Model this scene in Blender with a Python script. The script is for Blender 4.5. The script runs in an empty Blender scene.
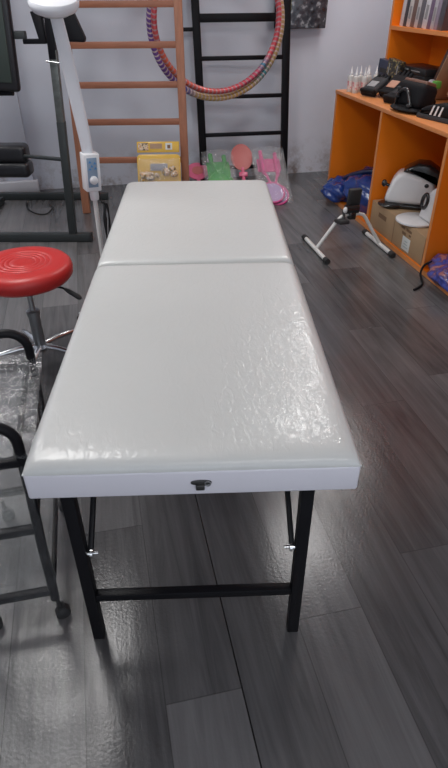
import bpy, bmesh, math, random
from mathutils import Vector, Matrix, Euler
random.seed(7)
PI = math.pi
S = bpy.context.scene
COL = S.collection
V = Vector

# ------------------------------------------------------------------ camera
CAM_P, CAM_R, CAM_Y = math.radians(34.9), math.radians(0.4), math.radians(12.1)
fw = V((math.sin(CAM_Y)*math.cos(CAM_P), math.cos(CAM_Y)*math.cos(CAM_P), -math.sin(CAM_P)))
r0 = V((math.cos(CAM_Y), -math.sin(CAM_Y), 0)); u0 = r0.cross(fw)
rt = r0*math.cos(CAM_R) - u0*math.sin(CAM_R); up = u0*math.cos(CAM_R) + r0*math.sin(CAM_R)
cd = bpy.data.cameras.new('camera'); cam = bpy.data.objects.new('camera', cd); COL.objects.link(cam)
cd.sensor_fit = 'VERTICAL'; cd.sensor_height = 36.0; cd.lens = 36.0*570/768; cd.clip_start = 0.05
m = Matrix((rt, up, -fw)).transposed().to_4x4(); m.translation = V((0, 0, 1.47)); cam.matrix_world = m
S.camera = cam

# ------------------------------------------------------------------ world, lights, exposure
S.view_settings.view_transform = 'Standard'; S.view_settings.look = 'None'
S.view_settings.gamma = 1.0; S.view_settings.use_curve_mapping = False
S.view_settings.exposure = 0.0
W = bpy.data.worlds.new('world'); S.world = W; W.use_nodes = True
W.node_tree.nodes['Background'].inputs[0].default_value = (0.80, 0.88, 1.0, 1)
W.node_tree.nodes['Background'].inputs[1].default_value = 0.36
def area(name, loc, rot, sx, sy, power, color):
    d = bpy.data.lights.new(name, 'AREA'); d.shape = 'RECTANGLE'; d.size = sx; d.size_y = sy
    d.energy = power; d.color = color
    o = bpy.data.objects.new(name, d); COL.objects.link(o); o.location = loc; o.rotation_euler = rot
    return o
# daylight through the open shop front behind the camera
area('shopfront_daylight', (0.2, -2.6, 1.5), (PI/2, 0, 0), 5.0, 2.4, 42, (0.86, 0.91, 1.0))
# ceiling panels: (x, y, width, length, watts); rear pair added as fill for the back wall
PANELS = ((-0.68, 2.45, 0.80, 1.1, 28), (1.40, 3.22, 0.40, 0.42, 10), (2.05, 4.35, 0.5, 0.9, 13), (-2.10, 4.30, 0.6, 0.9, 24), (0.30, -0.9, 1.2, 0.6, 9))
for lx, ly, lw, ll, pw in PANELS:
    area('ceiling_panel_light', (lx, ly, 2.715), (0, 0, 0), lw, ll, pw, (1.0, 0.985, 0.97))

# ------------------------------------------------------------------ materials
def nt_new(name):
    mt = bpy.data.materials.new(name); mt.use_nodes = True
    nt = mt.node_tree; return mt, nt, nt.nodes['Principled BSDF']
def N(nt, typ, **kw):
    n = nt.nodes.new(typ)
    for k, v in kw.items():
        if k.startswith('i_'): n.inputs[k[2:].replace('_', ' ')].default_value = v
        else: setattr(n, k, v)
    return n
def mat(name, col, rough=0.5, metal=0.0, var=0.12, scale=14.0, bump=0.0, bscale=60.0, coat=0.0, spec=0.5, stretch=None, detail=3.0):
    mt, nt, b = nt_new(name); L = nt.links
    tc = N(nt, 'ShaderNodeTexCoord'); src = tc.outputs['Object']
    if stretch:
        mp = N(nt, 'ShaderNodeMapping'); mp.inputs['Scale'].default_value = stretch
        L.new(src, mp.inputs['Vector']); src = mp.outputs['Vector']
    nz = N(nt, 'ShaderNodeTexNoise'); nz.inputs['Scale'].default_value = scale; nz.inputs['Detail'].default_value = detail
    L.new(src, nz.inputs['Vector'])
    mx = N(nt, 'ShaderNodeMix', data_type='RGBA')
    a = [max(0, c*(1-var)) for c in col]; c2 = [min(1, c*(1+var)) for c in col]
    mx.inputs['A'].default_value = (*a, 1); mx.inputs['B'].default_value = (*c2, 1)
    L.new(nz.outputs['Fac'], mx.inputs['Factor']); L.new(mx.outputs['Result'], b.inputs['Base Color'])
    b.inputs['Roughness'].default_value = rough; b.inputs['Metallic'].default_value = metal
    b.inputs['Coat Weight'].default_value = coat; b.inputs['Coat Roughness'].default_value = 0.12
    b.inputs['Specular IOR Level'].default_value = spec
    if bump:
        n2 = N(nt, 'ShaderNodeTexNoise'); n2.inputs['Scale'].default_value = bscale; n2.inputs['Detail'].default_value = 3
        L.new(src, n2.inputs['Vector'])
        bp = N(nt, 'ShaderNodeBump'); bp.inputs['Strength'].default_value = bump; bp.inputs['Distance'].default_value = 0.01
        L.new(n2.outputs['Fac'], bp.inputs['Height']); L.new(bp.outputs['Normal'], b.inputs['Normal'])
    return mt

def floor_mat():
    mt, nt, b = nt_new('grey_vinyl_planks'); L = nt.links
    def math_(op, a, bb=None, c=None):
        n = N(nt, 'ShaderNodeMath', operation=op)
        for i, v in enumerate((a, bb, c)):
            if v is None: continue
            if isinstance(v, (int, float)): n.inputs[i].default_value = v
            else: L.new(v, n.inputs[i])
        return n.outputs[0]
    g = N(nt, 'ShaderNodeNewGeometry'); sp = N(nt, 'ShaderNodeSeparateXYZ'); L.new(g.outputs['Position'], sp.inputs[0])
    x, y = sp.outputs['X'], sp.outputs['Y']
    xs = math_('DIVIDE', math_('SUBTRACT', x, 0.197), 0.196)
    row = math_('FLOOR', xs); fx = math_('FRACT', xs)
    wn = N(nt, 'ShaderNodeTexWhiteNoise', noise_dimensions='1D'); L.new(row, wn.inputs['W'])
    even = math_('FRACT', math_('MULTIPLY', row, 0.5))
    off = math_('ADD', math_('MULTIPLY_ADD', row, -0.075, 12.62), math_('MULTIPLY', math_('SUBTRACT', 0.5, even), 1.1))
    ys = math_('DIVIDE', math_('ADD', y, off), 1.22)
    col = math_('FLOOR', ys); fy = math_('FRACT', ys)
    cv = N(nt, 'ShaderNodeCombineXYZ'); L.new(row, cv.inputs[0]); L.new(col, cv.inputs[1])
    w2 = N(nt, 'ShaderNodeTexWhiteNoise', noise_dimensions='2D'); L.new(cv.outputs[0], w2.inputs['Vector'])
    tone = w2.outputs['Value']
    # grain, shifted per plank
    gv = N(nt, 'ShaderNodeCombineXYZ')
    L.new(math_('MULTIPLY', x, 26.0), gv.inputs[0]); L.new(math_('ADD', math_('MULTIPLY', y, 1.6), math_('MULTIPLY', tone, 37.0)), gv.inputs[1]); L.new(math_('MULTIPLY', tone, 11.0), gv.inputs[2])
    gn = N(nt, 'ShaderNodeTexNoise'); gn.inputs['Scale'].default_value = 1.0; gn.inputs['Detail'].default_value = 6; gn.inputs['Roughness'].default_value = 0.65
    gn.inputs['Distortion'].default_value = 0.6
    L.new(gv.outputs[0], gn.inputs['Vector'])
    cl = N(nt, 'ShaderNodeTexNoise'); cl.inputs['Scale'].default_value = 2.2; cl.inputs['Detail'].default_value = 3
    L.new(g.outputs['Position'], cl.inputs['Vector'])
    k = math_('ADD', math_('MULTIPLY', gn.outputs['Fac'], 0.62), math_('ADD', math_('MULTIPLY', tone, 0.30), math_('MULTIPLY', cl.outputs['Fac'], 0.28)))
    cr = N(nt, 'ShaderNodeValToRGB'); e = cr.color_ramp.elements
    e[0].position = 0.36; e[0].color = (0.046, 0.045, 0.047, 1); e[1].position = 0.84; e[1].color = (0.178, 0.173, 0.177, 1)
    L.new(k, cr.inputs['Fac'])
    ex = math_('MINIMUM', fx, math_('SUBTRACT', 1.0, fx)); ey = math_('MINIMUM', fy, math_('SUBTRACT', 1.0, fy))
    sx = math_('LESS_THAN', ex, 0.008); sy = math_('LESS_THAN', ey, 0.0014)
    gap = math_('LESS_THAN', math_('ABSOLUTE', math_('SUBTRACT', x, 0.197)), 0.0021)
    dark = math_('MINIMUM', 1.0, math_('ADD', math_('MULTIPLY', math_('MAXIMUM', sx, sy), 0.42), math_('MULTIPLY', gap, 0.9)))
    mx = N(nt, 'ShaderNodeMix', data_type='RGBA'); mx.inputs['B'].default_value = (0.012, 0.011, 0.011, 1)
    L.new(dark, mx.inputs['Factor']); L.new(cr.outputs['Color'], mx.inputs['A']); L.new(mx.outputs['Result'], b.inputs['Base Color'])
    fine = N(nt, 'ShaderNodeTexNoise'); fine.inputs['Scale'].default_value = 110; fine.inputs['Detail'].default_value = 3
    L.new(g.outputs['Position'], fine.inputs['Vector'])
    hh = math_('SUBTRACT', math_('ADD', math_('MULTIPLY', gn.outputs['Fac'], 0.35), math_('MULTIPLY', fine.outputs['Fac'], 0.5)), math_('MULTIPLY', dark, 1.0))
    bp = N(nt, 'ShaderNodeBump'); bp.inputs['Strength'].default_value = 0.22; bp.inputs['Distance'].default_value = 0.004
    L.new(hh, bp.inputs['Height']); L.new(bp.outputs['Normal'], b.inputs['Normal'])
    b.inputs['Roughness'].default_value = 0.21; b.inputs['Specular IOR Level'].default_value = 0.55
    return mt

def wall_mat():
    mt, nt, b = nt_new('painted_plaster'); L = nt.links
    g = N(nt, 'ShaderNodeNewGeometry'); sp = N(nt, 'ShaderNodeSeparateXYZ'); L.new(g.outputs['Position'], sp.inputs[0])
    n = N(nt, 'ShaderNodeTexNoise'); n.inputs['Scale'].default_value = 2.0; n.inputs['Detail'].default_value = 5
    L.new(g.outputs['Position'], n.inputs['Vector'])
    mx = N(nt, 'ShaderNodeMix', data_type='RGBA'); mx.inputs['A'].default_value = (0.57, 0.605, 0.685, 1); mx.inputs['B'].default_value = (0.67, 0.705, 0.79, 1)
    L.new(n.outputs['Fac'], mx.inputs['Factor'])
    # scuffed dirt along the foot of the wall
    mr = N(nt, 'ShaderNodeMapRange'); mr.inputs['From Min'].default_value = 0.34; mr.inputs['From Max'].default_value = 0.0
    L.new(sp.outputs['Z'], mr.inputs['Value'])
    n2 = N(nt, 'ShaderNodeTexNoise'); n2.inputs['Scale'].default_value = 5.5; n2.inputs['Detail'].default_value = 6; n2.inputs['Roughness'].default_value = 0.7
    L.new(g.outputs['Position'], n2.inputs['Vector'])
    r2 = N(nt, 'ShaderNodeMapRange'); r2.inputs['From Min'].default_value = 0.46; r2.inputs['From Max'].default_value = 0.66
    L.new(n2.outputs['Fac'], r2.inputs['Value'])
    mu = N(nt, 'ShaderNodeMath', operation='MULTIPLY'); L.new(mr.outputs[0], mu.inputs[0]); L.new(r2.outputs[0], mu.inputs[1])
    m2 = N(nt, 'ShaderNodeMix', data_type='RGBA'); m2.inputs['B'].default_value = (0.20, 0.15, 0.13, 1)
    L.new(mu.outputs[0], m2.inputs['Factor']); L.new(mx.outputs['Result'], m2.inputs['A']); L.new(m2.outputs['Result'], b.inputs['Base Color'])
    b.inputs['Roughness'].default_value = 0.75
    bp = N(nt, 'ShaderNodeBump'); bp.inputs['Strength'].default_value = 0.25; bp.inputs['Distance'].default_value = 0.01
    L.new(n2.outputs['Fac'], bp.inputs['Height']); L.new(bp.outputs['Normal'], b.inputs['Normal'])
    return mt

def vinyl_mat(name, col, crinkle=0.35, coat=0.7, stain=False):
    """white upholstery vinyl under a tight clear wrap: fine crinkles in a glossy coat"""
    mt, nt, b = nt_new(name); L = nt.links
    tc = N(nt, 'ShaderNodeTexCoord')
    n = N(nt, 'ShaderNodeTexNoise'); n.inputs['Scale'].default_value = 3.0; n.inputs['Detail'].default_value = 4
    L.new(tc.outputs['Object'], n.inputs['Vector'])
    mx = N(nt, 'ShaderNodeMix', data_type='RGBA')
    mx.inputs['A'].default_value = (*[c*0.95 for c in col], 1); mx.inputs['B'].default_value = (*[min(1, c*1.04) for c in col], 1)
    L.new(n.outputs['Fac'], mx.inputs['Factor']); out = mx.outputs['Result']
    L.new(out, b.inputs['Base Color'])
    b.inputs['Roughness'].default_value = 0.42
    b.inputs['Coat Weight'].default_value = coat; b.inputs['Coat Roughness'].default_value = 0.07
    w = N(nt, 'ShaderNodeTexNoise'); w.inputs['Scale'].default_value = 34; w.inputs['Detail'].default_value = 4; w.inputs['Distortion'].default_value = 1.2
    mp = N(nt, 'ShaderNodeMapping'); mp.inputs['Scale'].default_value = (1.6, 0.7, 1.0); L.new(tc.outputs['Object'], mp.inputs['Vector'])
    L.new(mp.outputs['Vector'], w.inputs['Vector'])
    bp = N(nt, 'ShaderNodeBump'); bp.inputs['Strength'].default_value = crinkle; bp.inputs['Distance'].default_value = 0.004
    L.new(w.outputs['Fac'], bp.inputs['Height']); L.new(bp.outputs['Normal'], b.inputs['Coat Normal'])
    b2 = N(nt, 'ShaderNodeBump'); b2.inputs['Strength'].default_value = crinkle*0.25; b2.inputs['Distance'].default_value = 0.003
    L.new(w.outputs['Fac'], b2.inputs['Height']); L.new(b2.outputs['Normal'], b.inputs['Normal'])
    return mt

def film_mat(name='clear_film', haze=0.16, gloss=0.30, tint=(0.80, 0.82, 0.84), base=0.02):
    mt = bpy.data.materials.new(name); mt.use_nodes = True; nt = mt.node_tree; L = nt.links
    for n in list(nt.nodes): nt.nodes.remove(n)
    out = N(nt, 'ShaderNodeOutputMaterial'); tr = N(nt, 'ShaderNodeBsdfTransparent'); gl = N(nt, 'ShaderNodeBsdfGlossy'); df = N(nt, 'ShaderNodeBsdfDiffuse')
    gl.inputs['Roughness'].default_value = 0.07; df.inputs['Color'].default_value = (*tint, 1)
    tc = N(nt, 'ShaderNodeTexCoord'); w = N(nt, 'ShaderNodeTexNoise'); w.inputs['Scale'].default_value = 16; w.inputs['Detail'].default_value = 5; w.inputs['Distortion'].default_value = 1.5
    L.new(tc.outputs['Object'], w.inputs['Vector'])
    bp = N(nt, 'ShaderNodeBump'); bp.inputs['Strength'].default_value = 0.8; bp.inputs['Distance'].default_value = 0.02
    L.new(w.outputs['Fac'], bp.inputs['Height']); L.new(bp.outputs['Normal'], gl.inputs['Normal'])
    lw = N(nt, 'ShaderNodeLayerWeight'); lw.inputs['Blend'].default_value = 0.25; L.new(bp.outputs['Normal'], lw.inputs['Normal'])
    ma = N(nt, 'ShaderNodeMath', operation='MULTIPLY_ADD'); ma.inputs[1].default_value = gloss; ma.inputs[2].default_value = base
    L.new(lw.outputs['Facing'], ma.inputs[0])
    m1 = N(nt, 'ShaderNodeMixShader'); m1.inputs['Fac'].default_value = haze; L.new(tr.outputs[0], m1.inputs[1]); L.new(df.outputs[0], m1.inputs[2])
    m2 = N(nt, 'ShaderNodeMixShader'); L.new(ma.outputs[0], m2.inputs['Fac']); L.new(m1.outputs[0], m2.inputs[1]); L.new(gl.outputs[0], m2.inputs[2])
    L.new(m2.outputs[0], out.inputs['Surface'])
    return mt

def stripe_ring_mat(name, cols, n, sectors=None):
    """wrapped hoop: slanted foil stripes going round the ring (object Z is the ring axis)"""
    mt, nt, b = nt_new(name); L = nt.links
    tc = N(nt, 'ShaderNodeTexCoord'); sp = N(nt, 'ShaderNodeSeparateXYZ'); L.new(tc.outputs['Object'], sp.inputs[0])
    at = N(nt, 'ShaderNodeMath', operation='ARCTAN2'); L.new(sp.outputs['Z'], at.inputs[0]); L.new(sp.outputs['X'], at.inputs[1])
    nrm = N(nt, 'ShaderNodeMath', operation='MULTIPLY_ADD'); nrm.inputs[1].default_value = 1/(2*PI); nrm.inputs[2].default_value = 0.5; L.new(at.outputs[0], nrm.inputs[0])
    sl = N(nt, 'ShaderNodeMath', operation='MULTIPLY_ADD'); sl.inputs[1].default_value = 0.22; L.new(sp.outputs['Y'], sl.inputs[0]); L.new(nrm.outputs[0], sl.inputs[2])
    ml = N(nt, 'ShaderNodeMath', operation='MULTIPLY'); ml.inputs[1].default_value = n; L.new(sl.outputs[0], ml.inputs[0])
    fr = N(nt, 'ShaderNodeMath', operation='FRACT'); L.new(ml.outputs[0], fr.inputs[0])
    th = N(nt, 'ShaderNodeMath', operation='LESS_THAN'); th.inputs[1].default_value = 0.34; L.new(fr.outputs[0], th.inputs[0])
    cr = N(nt, 'ShaderNodeValToRGB'); cr.color_ramp.interpolation = 'LINEAR'
    els = cr.color_ramp.elements
    while len(els) > 1: els.remove(els[-1])
    els[0].position = sectors[0][0]; els[0].color = (*sectors[0][1], 1)
    for p, c in sectors[1:]:
        e = els.new(p); e.color = (*c, 1)
    L.new(nrm.outputs[0], cr.inputs['Fac'])
    mx = N(nt, 'ShaderNodeMix', data_type='RGBA'); mx.inputs['B'].default_value = (*cols, 1)
    L.new(th.outputs[0], mx.inputs['Factor']); L.new(cr.outputs['Color'], mx.inputs['A']); L.new(mx.outputs['Result'], b.inputs['Base Color'])
    b.inputs['Roughness'].default_value = 0.3; b.inputs['Metallic'].default_value = 0.25
    return mt

def patch_mat(name, cols, scale=30.0, rough=0.3, coat=0.5, bump=0.4):
    """printed bag: soft patches of several colours"""
    mt, nt, b = nt_new(name); L = nt.links
    tc = N(nt, 'ShaderNodeTexCoord'); nz = N(nt, 'ShaderNodeTexNoise'); nz.inputs['Scale'].default_value = scale; nz.inputs['Detail'].default_value = 2
    L.new(tc.outputs['Object'], nz.inputs['Vector'])
    cr = N(nt, 'ShaderNodeValToRGB'); cr.color_ramp.interpolation = 'EASE'; els = cr.color_ramp.elements
    while len(els) > 1: els.remove(els[-1])
    k = len(cols); els[0].position = 0.30; els[0].color = (*cols[0], 1)
    for i, c in enumerate(cols[1:]):
        e = els.new(0.30 + 0.40*(i+1)/(k-1)); e.color = (*c, 1)
    L.new(nz.outputs['Fac'], cr.inputs['Fac']); L.new(cr.outputs['Color'], b.inputs['Base Color'])
    b.inputs['Roughness'].default_value = rough; b.inputs['Coat Weight'].default_value = coat
    n2 = N(nt, 'ShaderNodeTexNoise'); n2.inputs['Scale'].default_value = 22; n2.inputs['Detail'].default_value = 3; n2.inputs['Distortion'].default_value = 1.0
    L.new(tc.outputs['Object'], n2.inputs['Vector'])
    bp = N(nt, 'ShaderNodeBump'); bp.inputs['Strength'].default_value = bump; bp.inputs['Distance'].default_value = 0.02
    L.new(n2.outputs['Fac'], bp.inputs['Height']); L.new(bp.outputs['Normal'], b.inputs['Normal'])
    return mt

M = dict(
    floor=floor_mat(), wall=wall_mat(),
    ceiling=mat('ceiling_paint', (0.72, 0.72, 0.72), 0.8, var=0.04),
    vinyl=vinyl_mat('white_vinyl', (0.61, 0.617, 0.605), 0.55, 0.45),
    apron=vinyl_mat('white_vinyl_side', (0.68, 0.67, 0.73), 0.25, 0.4),
    black=mat('black_powder_coat', (0.007, 0.007, 0.009), 0.42, bump=0.08, bscale=300, spec=0.18),
    postgrey=mat('worn_grey_metal', (0.12, 0.13, 0.125), 0.35, 0.4, var=0.5, scale=30),
    rackgrey=mat('dark_grey_paint', (0.028, 0.033, 0.034), 0.45, bump=0.05, bscale=200),
    chrome=mat('chrome', (0.72, 0.73, 0.74), 0.18, 1.0, var=0.04),
    steel=mat('brushed_steel', (0.42, 0.43, 0.44), 0.35, 1.0, var=0.2, scale=30, stretch=(1, 1, 8)),
    castchrome=mat('grey_metal_sleeve', (0.26, 0.27, 0.28), 0.32, 0.8, var=0.1),
    darkmetal=mat('dark_metal', (0.09, 0.09, 0.09), 0.35, 0.8),
    red=mat('red_vinyl', (0.52, 0.024, 0.022), 0.42, var=0.06, coat=0.1, bump=0.06, bscale=120),
    rubber=mat('black_rubber', (0.022, 0.022, 0.023), 0.6),
    blackvinyl=mat('black_vinyl', (0.014, 0.014, 0.017), 0.33, bump=0.15, bscale=90),
    greenboard=mat('dark_green_vinyl', (0.035, 0.048, 0.042), 0.40, var=0.15, scale=5),
    wood=mat('varnished_wood', (0.36, 0.150, 0.085), 0.42, var=0.30, scale=9, stretch=(6, 6, 0.8), bump=0.08, bscale=20),
    rungwood=mat('varnished_rung_wood', (0.35, 0.140, 0.080), 0.42, var=0.28, scale=9, stretch=(0.8, 6, 6), bump=0.08, bscale=20),
    orange=mat('orange_laminate', (0.93, 0.235, 0.010), 0.40, var=0.07, scale=4),
    orange_edge=mat('orange_edge_band', (0.72, 0.27, 0.085), 0.40, var=0.06, scale=4),
    white=mat('white_plastic', (0.78, 0.78, 0.79), 0.28, var=0.03, coat=0.3),
    lampwhite=mat('white_enamel', (0.68, 0.69, 0.73), 0.35, var=0.03, coat=0.2),
    whitetube=mat('white_painted_tube', (0.72, 0.71, 0.69), 0.35, var=0.06),
    panelblue=mat('blue_grey_overlay', (0.22, 0.30, 0.40), 0.35, var=0.10),
    bluemark=mat('blue_print', (0.05, 0.22, 0.50), 0.35),
    bulb=mat('frosted_lens', (0.50, 0.51, 0.53), 0.25, var=0.03, coat=0.4),
    blackplastic=mat('black_plastic', (0.015, 0.015, 0.016), 0.22, coat=0.3),
    card=mat('brown_cardboard', (0.40, 0.265, 0.150), 0.75, var=0.12, scale=8, bump=0.05, bscale=80),
    cardtape=mat('brown_tape', (0.44, 0.29, 0.165), 0.35, var=0.06),
    cardprint=mat('brown_print', (0.21, 0.12, 0.065), 0.7),
    label=mat('paper_label', (0.70, 0.72, 0.70), 0.6, var=0.05),
    labelprint=mat('label_print', (0.42, 0.50, 0.50), 0.6),
    bluebag=mat('blue_shiny_bag', (0.012, 0.045, 0.23), 0.22, var=0.35, scale=16, coat=0.6, bump=0.7, bscale=18),
    navybag=mat('navy_bag_folds', (0.010, 0.018, 0.07), 0.3, coat=0.4, bump=0.5, bscale=25),
    purplebag=patch_mat('blue_purple_bag', [(0.02, 0.03, 0.22), (0.05, 0.07, 0.36), (0.08, 0.05, 0.18), (0.40, 0.16, 0.15), (0.04, 0.06, 0.30)], 16),
    yellow=mat('yellow_card', (0.72, 0.44, 0.055), 0.45, var=0.12, scale=20, coat=0.3),
    toys=patch_mat('mixed_toy_colours', [(0.70, 0.42, 0.06), (0.10, 0.06, 0.04), (0.75, 0.62, 0.45), (0.55, 0.25, 0.08), (0.80, 0.78, 0.72)], 42),
    film=film_mat('clear_film', 0.03, 0.20, base=0.010), bagfilm=film_mat('clear_bag_film', 0.13, 0.5),
    greytrayfilm=film_mat('bubbled_tray_film', 0.09, 0.40, (0.55, 0.57, 0.59)),
    glassgrey=film_mat('clear_glass_shelf', 0.07, 0.01, (0.55, 0.58, 0.58), 0.006),
    pink=mat('pink_plastic', (0.68, 0.13, 0.24), 0.32, var=0.08, coat=0.3),
    hotpink=mat('hot_pink_plastic', (0.72, 0.09, 0.30), 0.30, var=0.12, coat=0.3),
    lilac=mat('lilac_print', (0.48, 0.33, 0.58), 0.35, var=0.12, coat=0.3),
    salmon=mat('salmon_rubber', (0.52, 0.155, 0.145), 0.5, var=0.08),
    green=mat('green_plastic', (0.035, 0.40, 0.055), 0.25, var=0.25, scale=20, coat=0.4),
    bottle=mat('milky_plastic', (0.58, 0.57, 0.55), 0.35, var=0.04, coat=0.2),
    redlabel=patch_mat('white_and_red_label', [(0.75, 0.70, 0.68), (0.72, 0.60, 0.58), (0.60, 0.12, 0.14)], 60, 0.4, 0.2, 0.0),
    boxblack=mat('black_carton', (0.020, 0.020, 0.022), 0.38, var=0.2, coat=0.2),
    boxnavy=mat('dark_blue_carton', (0.035, 0.042, 0.075), 0.38, var=0.2, coat=0.2),
    boxgold=patch_mat('black_carton_with_gold_print', [(0.022, 0.022, 0.022), (0.025, 0.024, 0.022), (0.30, 0.24, 0.10)], 55, 0.4, 0.2, 0.0),
    textgrey=mat('pale_print', (0.30, 0.30, 0.31), 0.5),
    glovegrey=mat('grey_fabric', (0.050, 0.050, 0.054), 0.8, spec=0.2, bump=0.3, bscale=150),
    gloveblack=mat('black_fabric', (0.010, 0.010, 0.012), 0.7, spec=0.2, bump=0.3, bscale=150),
    skin=mat('tan_print', (0.50, 0.26, 0.18), 0.5, var=0.2),
    brownpad=mat('brown_leather', (0.16, 0.075, 0.050), 0.45, var=0.25),
    brownboard=mat('dark_brown_board', (0.075, 0.038, 0.028), 0.4, var=0.3),
    beige=mat('beige_carton', (0.42, 0.27, 0.17), 0.6, var=0.12),
    greenlime=mat('lime_print', (0.10, 0.32, 0.05), 0.4, var=0.2),
    greypouch=mat('grey_pouch', (0.28, 0.28, 0.31), 0.35, var=0.15, coat=0.3),
    photo=patch_mat('dark_photo_print', [(0.015, 0.018, 0.022), (0.035, 0.042, 0.055), (0.06, 0.07, 0.085), (0.30, 0.33, 0.36)], 22, 0.2, 0.6, 0.3),
    olive=patch_mat('olive_print', [(0.05, 0.05, 0.03), (0.14, 0.13, 0.03), (0.22, 0.20, 0.05)], 30, 0.3, 0.5, 0.2),
    cord=mat('black_cable', (0.012, 0.012, 0.013), 0.45),
    lamp_diffuser=None,
    plinth=mat('white_plinth_paint', (0.60, 0.60, 0.64), 0.5, var=0.05),
)
lm = bpy.data.materials.new('lamp_diffuser'); lm.use_nodes = True; bs = lm.node_tree.nodes['Principled BSDF']
bs.inputs['Emission Color'].default_value = (1.0, 0.985, 0.96, 1); bs.inputs['Emission Strength'].default_value = 2.6
M['lamp_diffuser'] = lm

# ------------------------------------------------------------------ builders
class MB:
    def __init__(s): s.bm = bmesh.new()
    def _add(s, verts, faces):
        vs = [s.bm.verts.new(v) for v in verts]
        for f in faces:
            try: s.bm.faces.new([vs[i] for i in f])
            except ValueError: pass
        return vs
    def box(s, c, d, rot=None, bev=0.0, seg=2):
        b = bmesh.new(); bmesh.ops.create_cube(b, size=1.0)
        for v in b.verts: v.co = V((v.co.x*d[0], v.co.y*d[1], v.co.z*d[2]))
        if bev: bmesh.ops.bevel(b, geom=b.edges[:], offset=bev, segments=seg, affect='EDGES', profile=0.5)
        R = rot.to_matrix() if isinstance(rot, Euler) else (rot if rot is not None else Matrix.Identity(3))
        s._merge(b, lambda p: R @ p + V(c)); return s
    def _merge(s, b, f):
        b.verts.ensure_lookup_table(); idx = {v: i for i, v in enumerate(b.verts)}
        s._add([f(v.co.copy()) for v in b.verts], [[idx[v] for v in fc.verts] for fc in b.faces]); b.free()
    def bar(s, p0, p1, w, h, bev=0.002, upv=(0, 0, 1)):
        p0, p1 = V(p0), V(p1); d = p1-p0; L = d.length; z = d.normalized()
        u = V(upv)
        if abs(u.dot(z)) > 0.98: u = V((0, 1, 0))
        x = u.cross(z).normalized(); y = z.cross(x)
        R = Matrix((x, y, z)).transposed()
        return s.box((p0+p1)/2, (w, h, L), R, bev)
    def tube(s, pts, r, seg=12, closed=False, cap=True):
        pts = [V(p) for p in pts]; n = len(pts)
        rr = r if isinstance(r, (list, tuple)) else [r]*n
        rings = []; prev = None
        for i, p in enumerate(pts):
            if closed: t = (pts[(i+1) % n]-pts[i-1]).normalized()
            else: t = (pts[min(i+1, n-1)]-pts[max(i-1, 0)]).normalized()
            if prev is None:
                a = V((0, 0, 1)) if abs(t.z) < 0.9 else V((1, 0, 0)); x = (a - t*a.dot(t)).normalized()
            else:
                x = (prev - t*prev.dot(t)).normalized()
            prev = x; y = t.cross(x)
            rings.append([s.bm.verts.new(p + (x*math.cos(2*PI*k/seg)+y*math.sin(2*PI*k/seg))*rr[i]) for k in range(seg)])
        for i in range(n if closed else n-1):
            a, b = rings[i], rings[(i+1) % n]
            for k in range(seg): s.bm.faces.new((a[k], a[(k+1) % seg], b[(k+1) % seg], b[k]))
        if cap and not closed:
            s.bm.faces.new(rings[0][::-1]); s.bm.faces.new(rings[-1])
        return s
    def cyl(s, p0, p1, r0, r1=None, seg=24): return s.tube([p0, p1], [r0, r0 if r1 is None else r1], seg)
    def lathe(s, prof, c=(0, 0, 0), R=None, seg=40):
        R = R or Matrix.Identity(3); c = V(c); rings = []
        for r, z in prof:
            if r < 1e-5: rings.append([s.bm.verts.new(R @ V((0, 0, z)) + c)])
            else: rings.append([s.bm.verts.new(R @ V((r*math.cos(2*PI*k/seg), r*math.sin(2*PI*k/seg), z)) + c) for k in range(seg)])
        for a, b in zip(rings, rings[1:]):
            for k in range(seg):
                f = [a[k % len(a)], a[(k+1) % len(a)], b[(k+1) % len(b)], b[k % len(b)]]
                f2 = []
                for v in f:
                    if v not in f2: f2.append(v)
                if len(f2) > 2: s.bm.faces.new(f2)
        if len(rings[0]) > 1: s.bm.faces.new(rings[0][::-1])
        if len(rings[-1]) > 1: s.bm.faces.new(rings[-1])
        return s
    def prism(s, poly, t, c=(0, 0, 0), R=None, bev=0.0, seg=2):
        """poly in local XZ, extruded along Y by +-t/2"""
        R = R or Matrix.Identity(3); c = V(c); b = bmesh.new()
        f = [b.verts.new((p[0], -t/2, p[1])) for p in poly]; g = [b.verts.new((p[0], t/2, p[1])) for p in poly]
        b.faces.new(f); b.faces.new(g[::-1]); n = len(poly)
        for i in range(n): b.faces.new((f[i], g[i], g[(i+1) % n], f[(i+1) % n]))
        bmesh.ops.recalc_face_normals(b, faces=b.faces[:])
        if bev: bmesh.ops.bevel(b, geom=[e for e in b.edges if len(e.link_faces) == 2 and e.calc_face_angle(0) > 0.6], offset=bev, segments=seg, affect='EDGES', profile=0.5)
        s._merge(b, lambda p: R @ p + c); return s
    def ell(s, c, r, R=None, seg=20, fn=None):
        b = bmesh.new(); bmesh.ops.create_uvsphere(b, u_segments=seg, v_segments=seg//2+2, radius=1.0)
        R = R or Matrix.Identity(3)
        def f(p):
            if fn: p = fn(p)
            return R @ V((p.x*r[0], p.y*r[1], p.z*r[2])) + V(c)
        s._merge(b, f); return s
    def sheet(s, fn, nu, nv):
        vs = [[s.bm.verts.new(fn(i/nu, j/nv)) for j in range(nv+1)] for i in range(nu+1)]
        for i in range(nu):
            for j in range(nv): s.bm.faces.new((vs[i][j], vs[i+1][j], vs[i+1][j+1], vs[i][j+1]))
        return s
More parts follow.
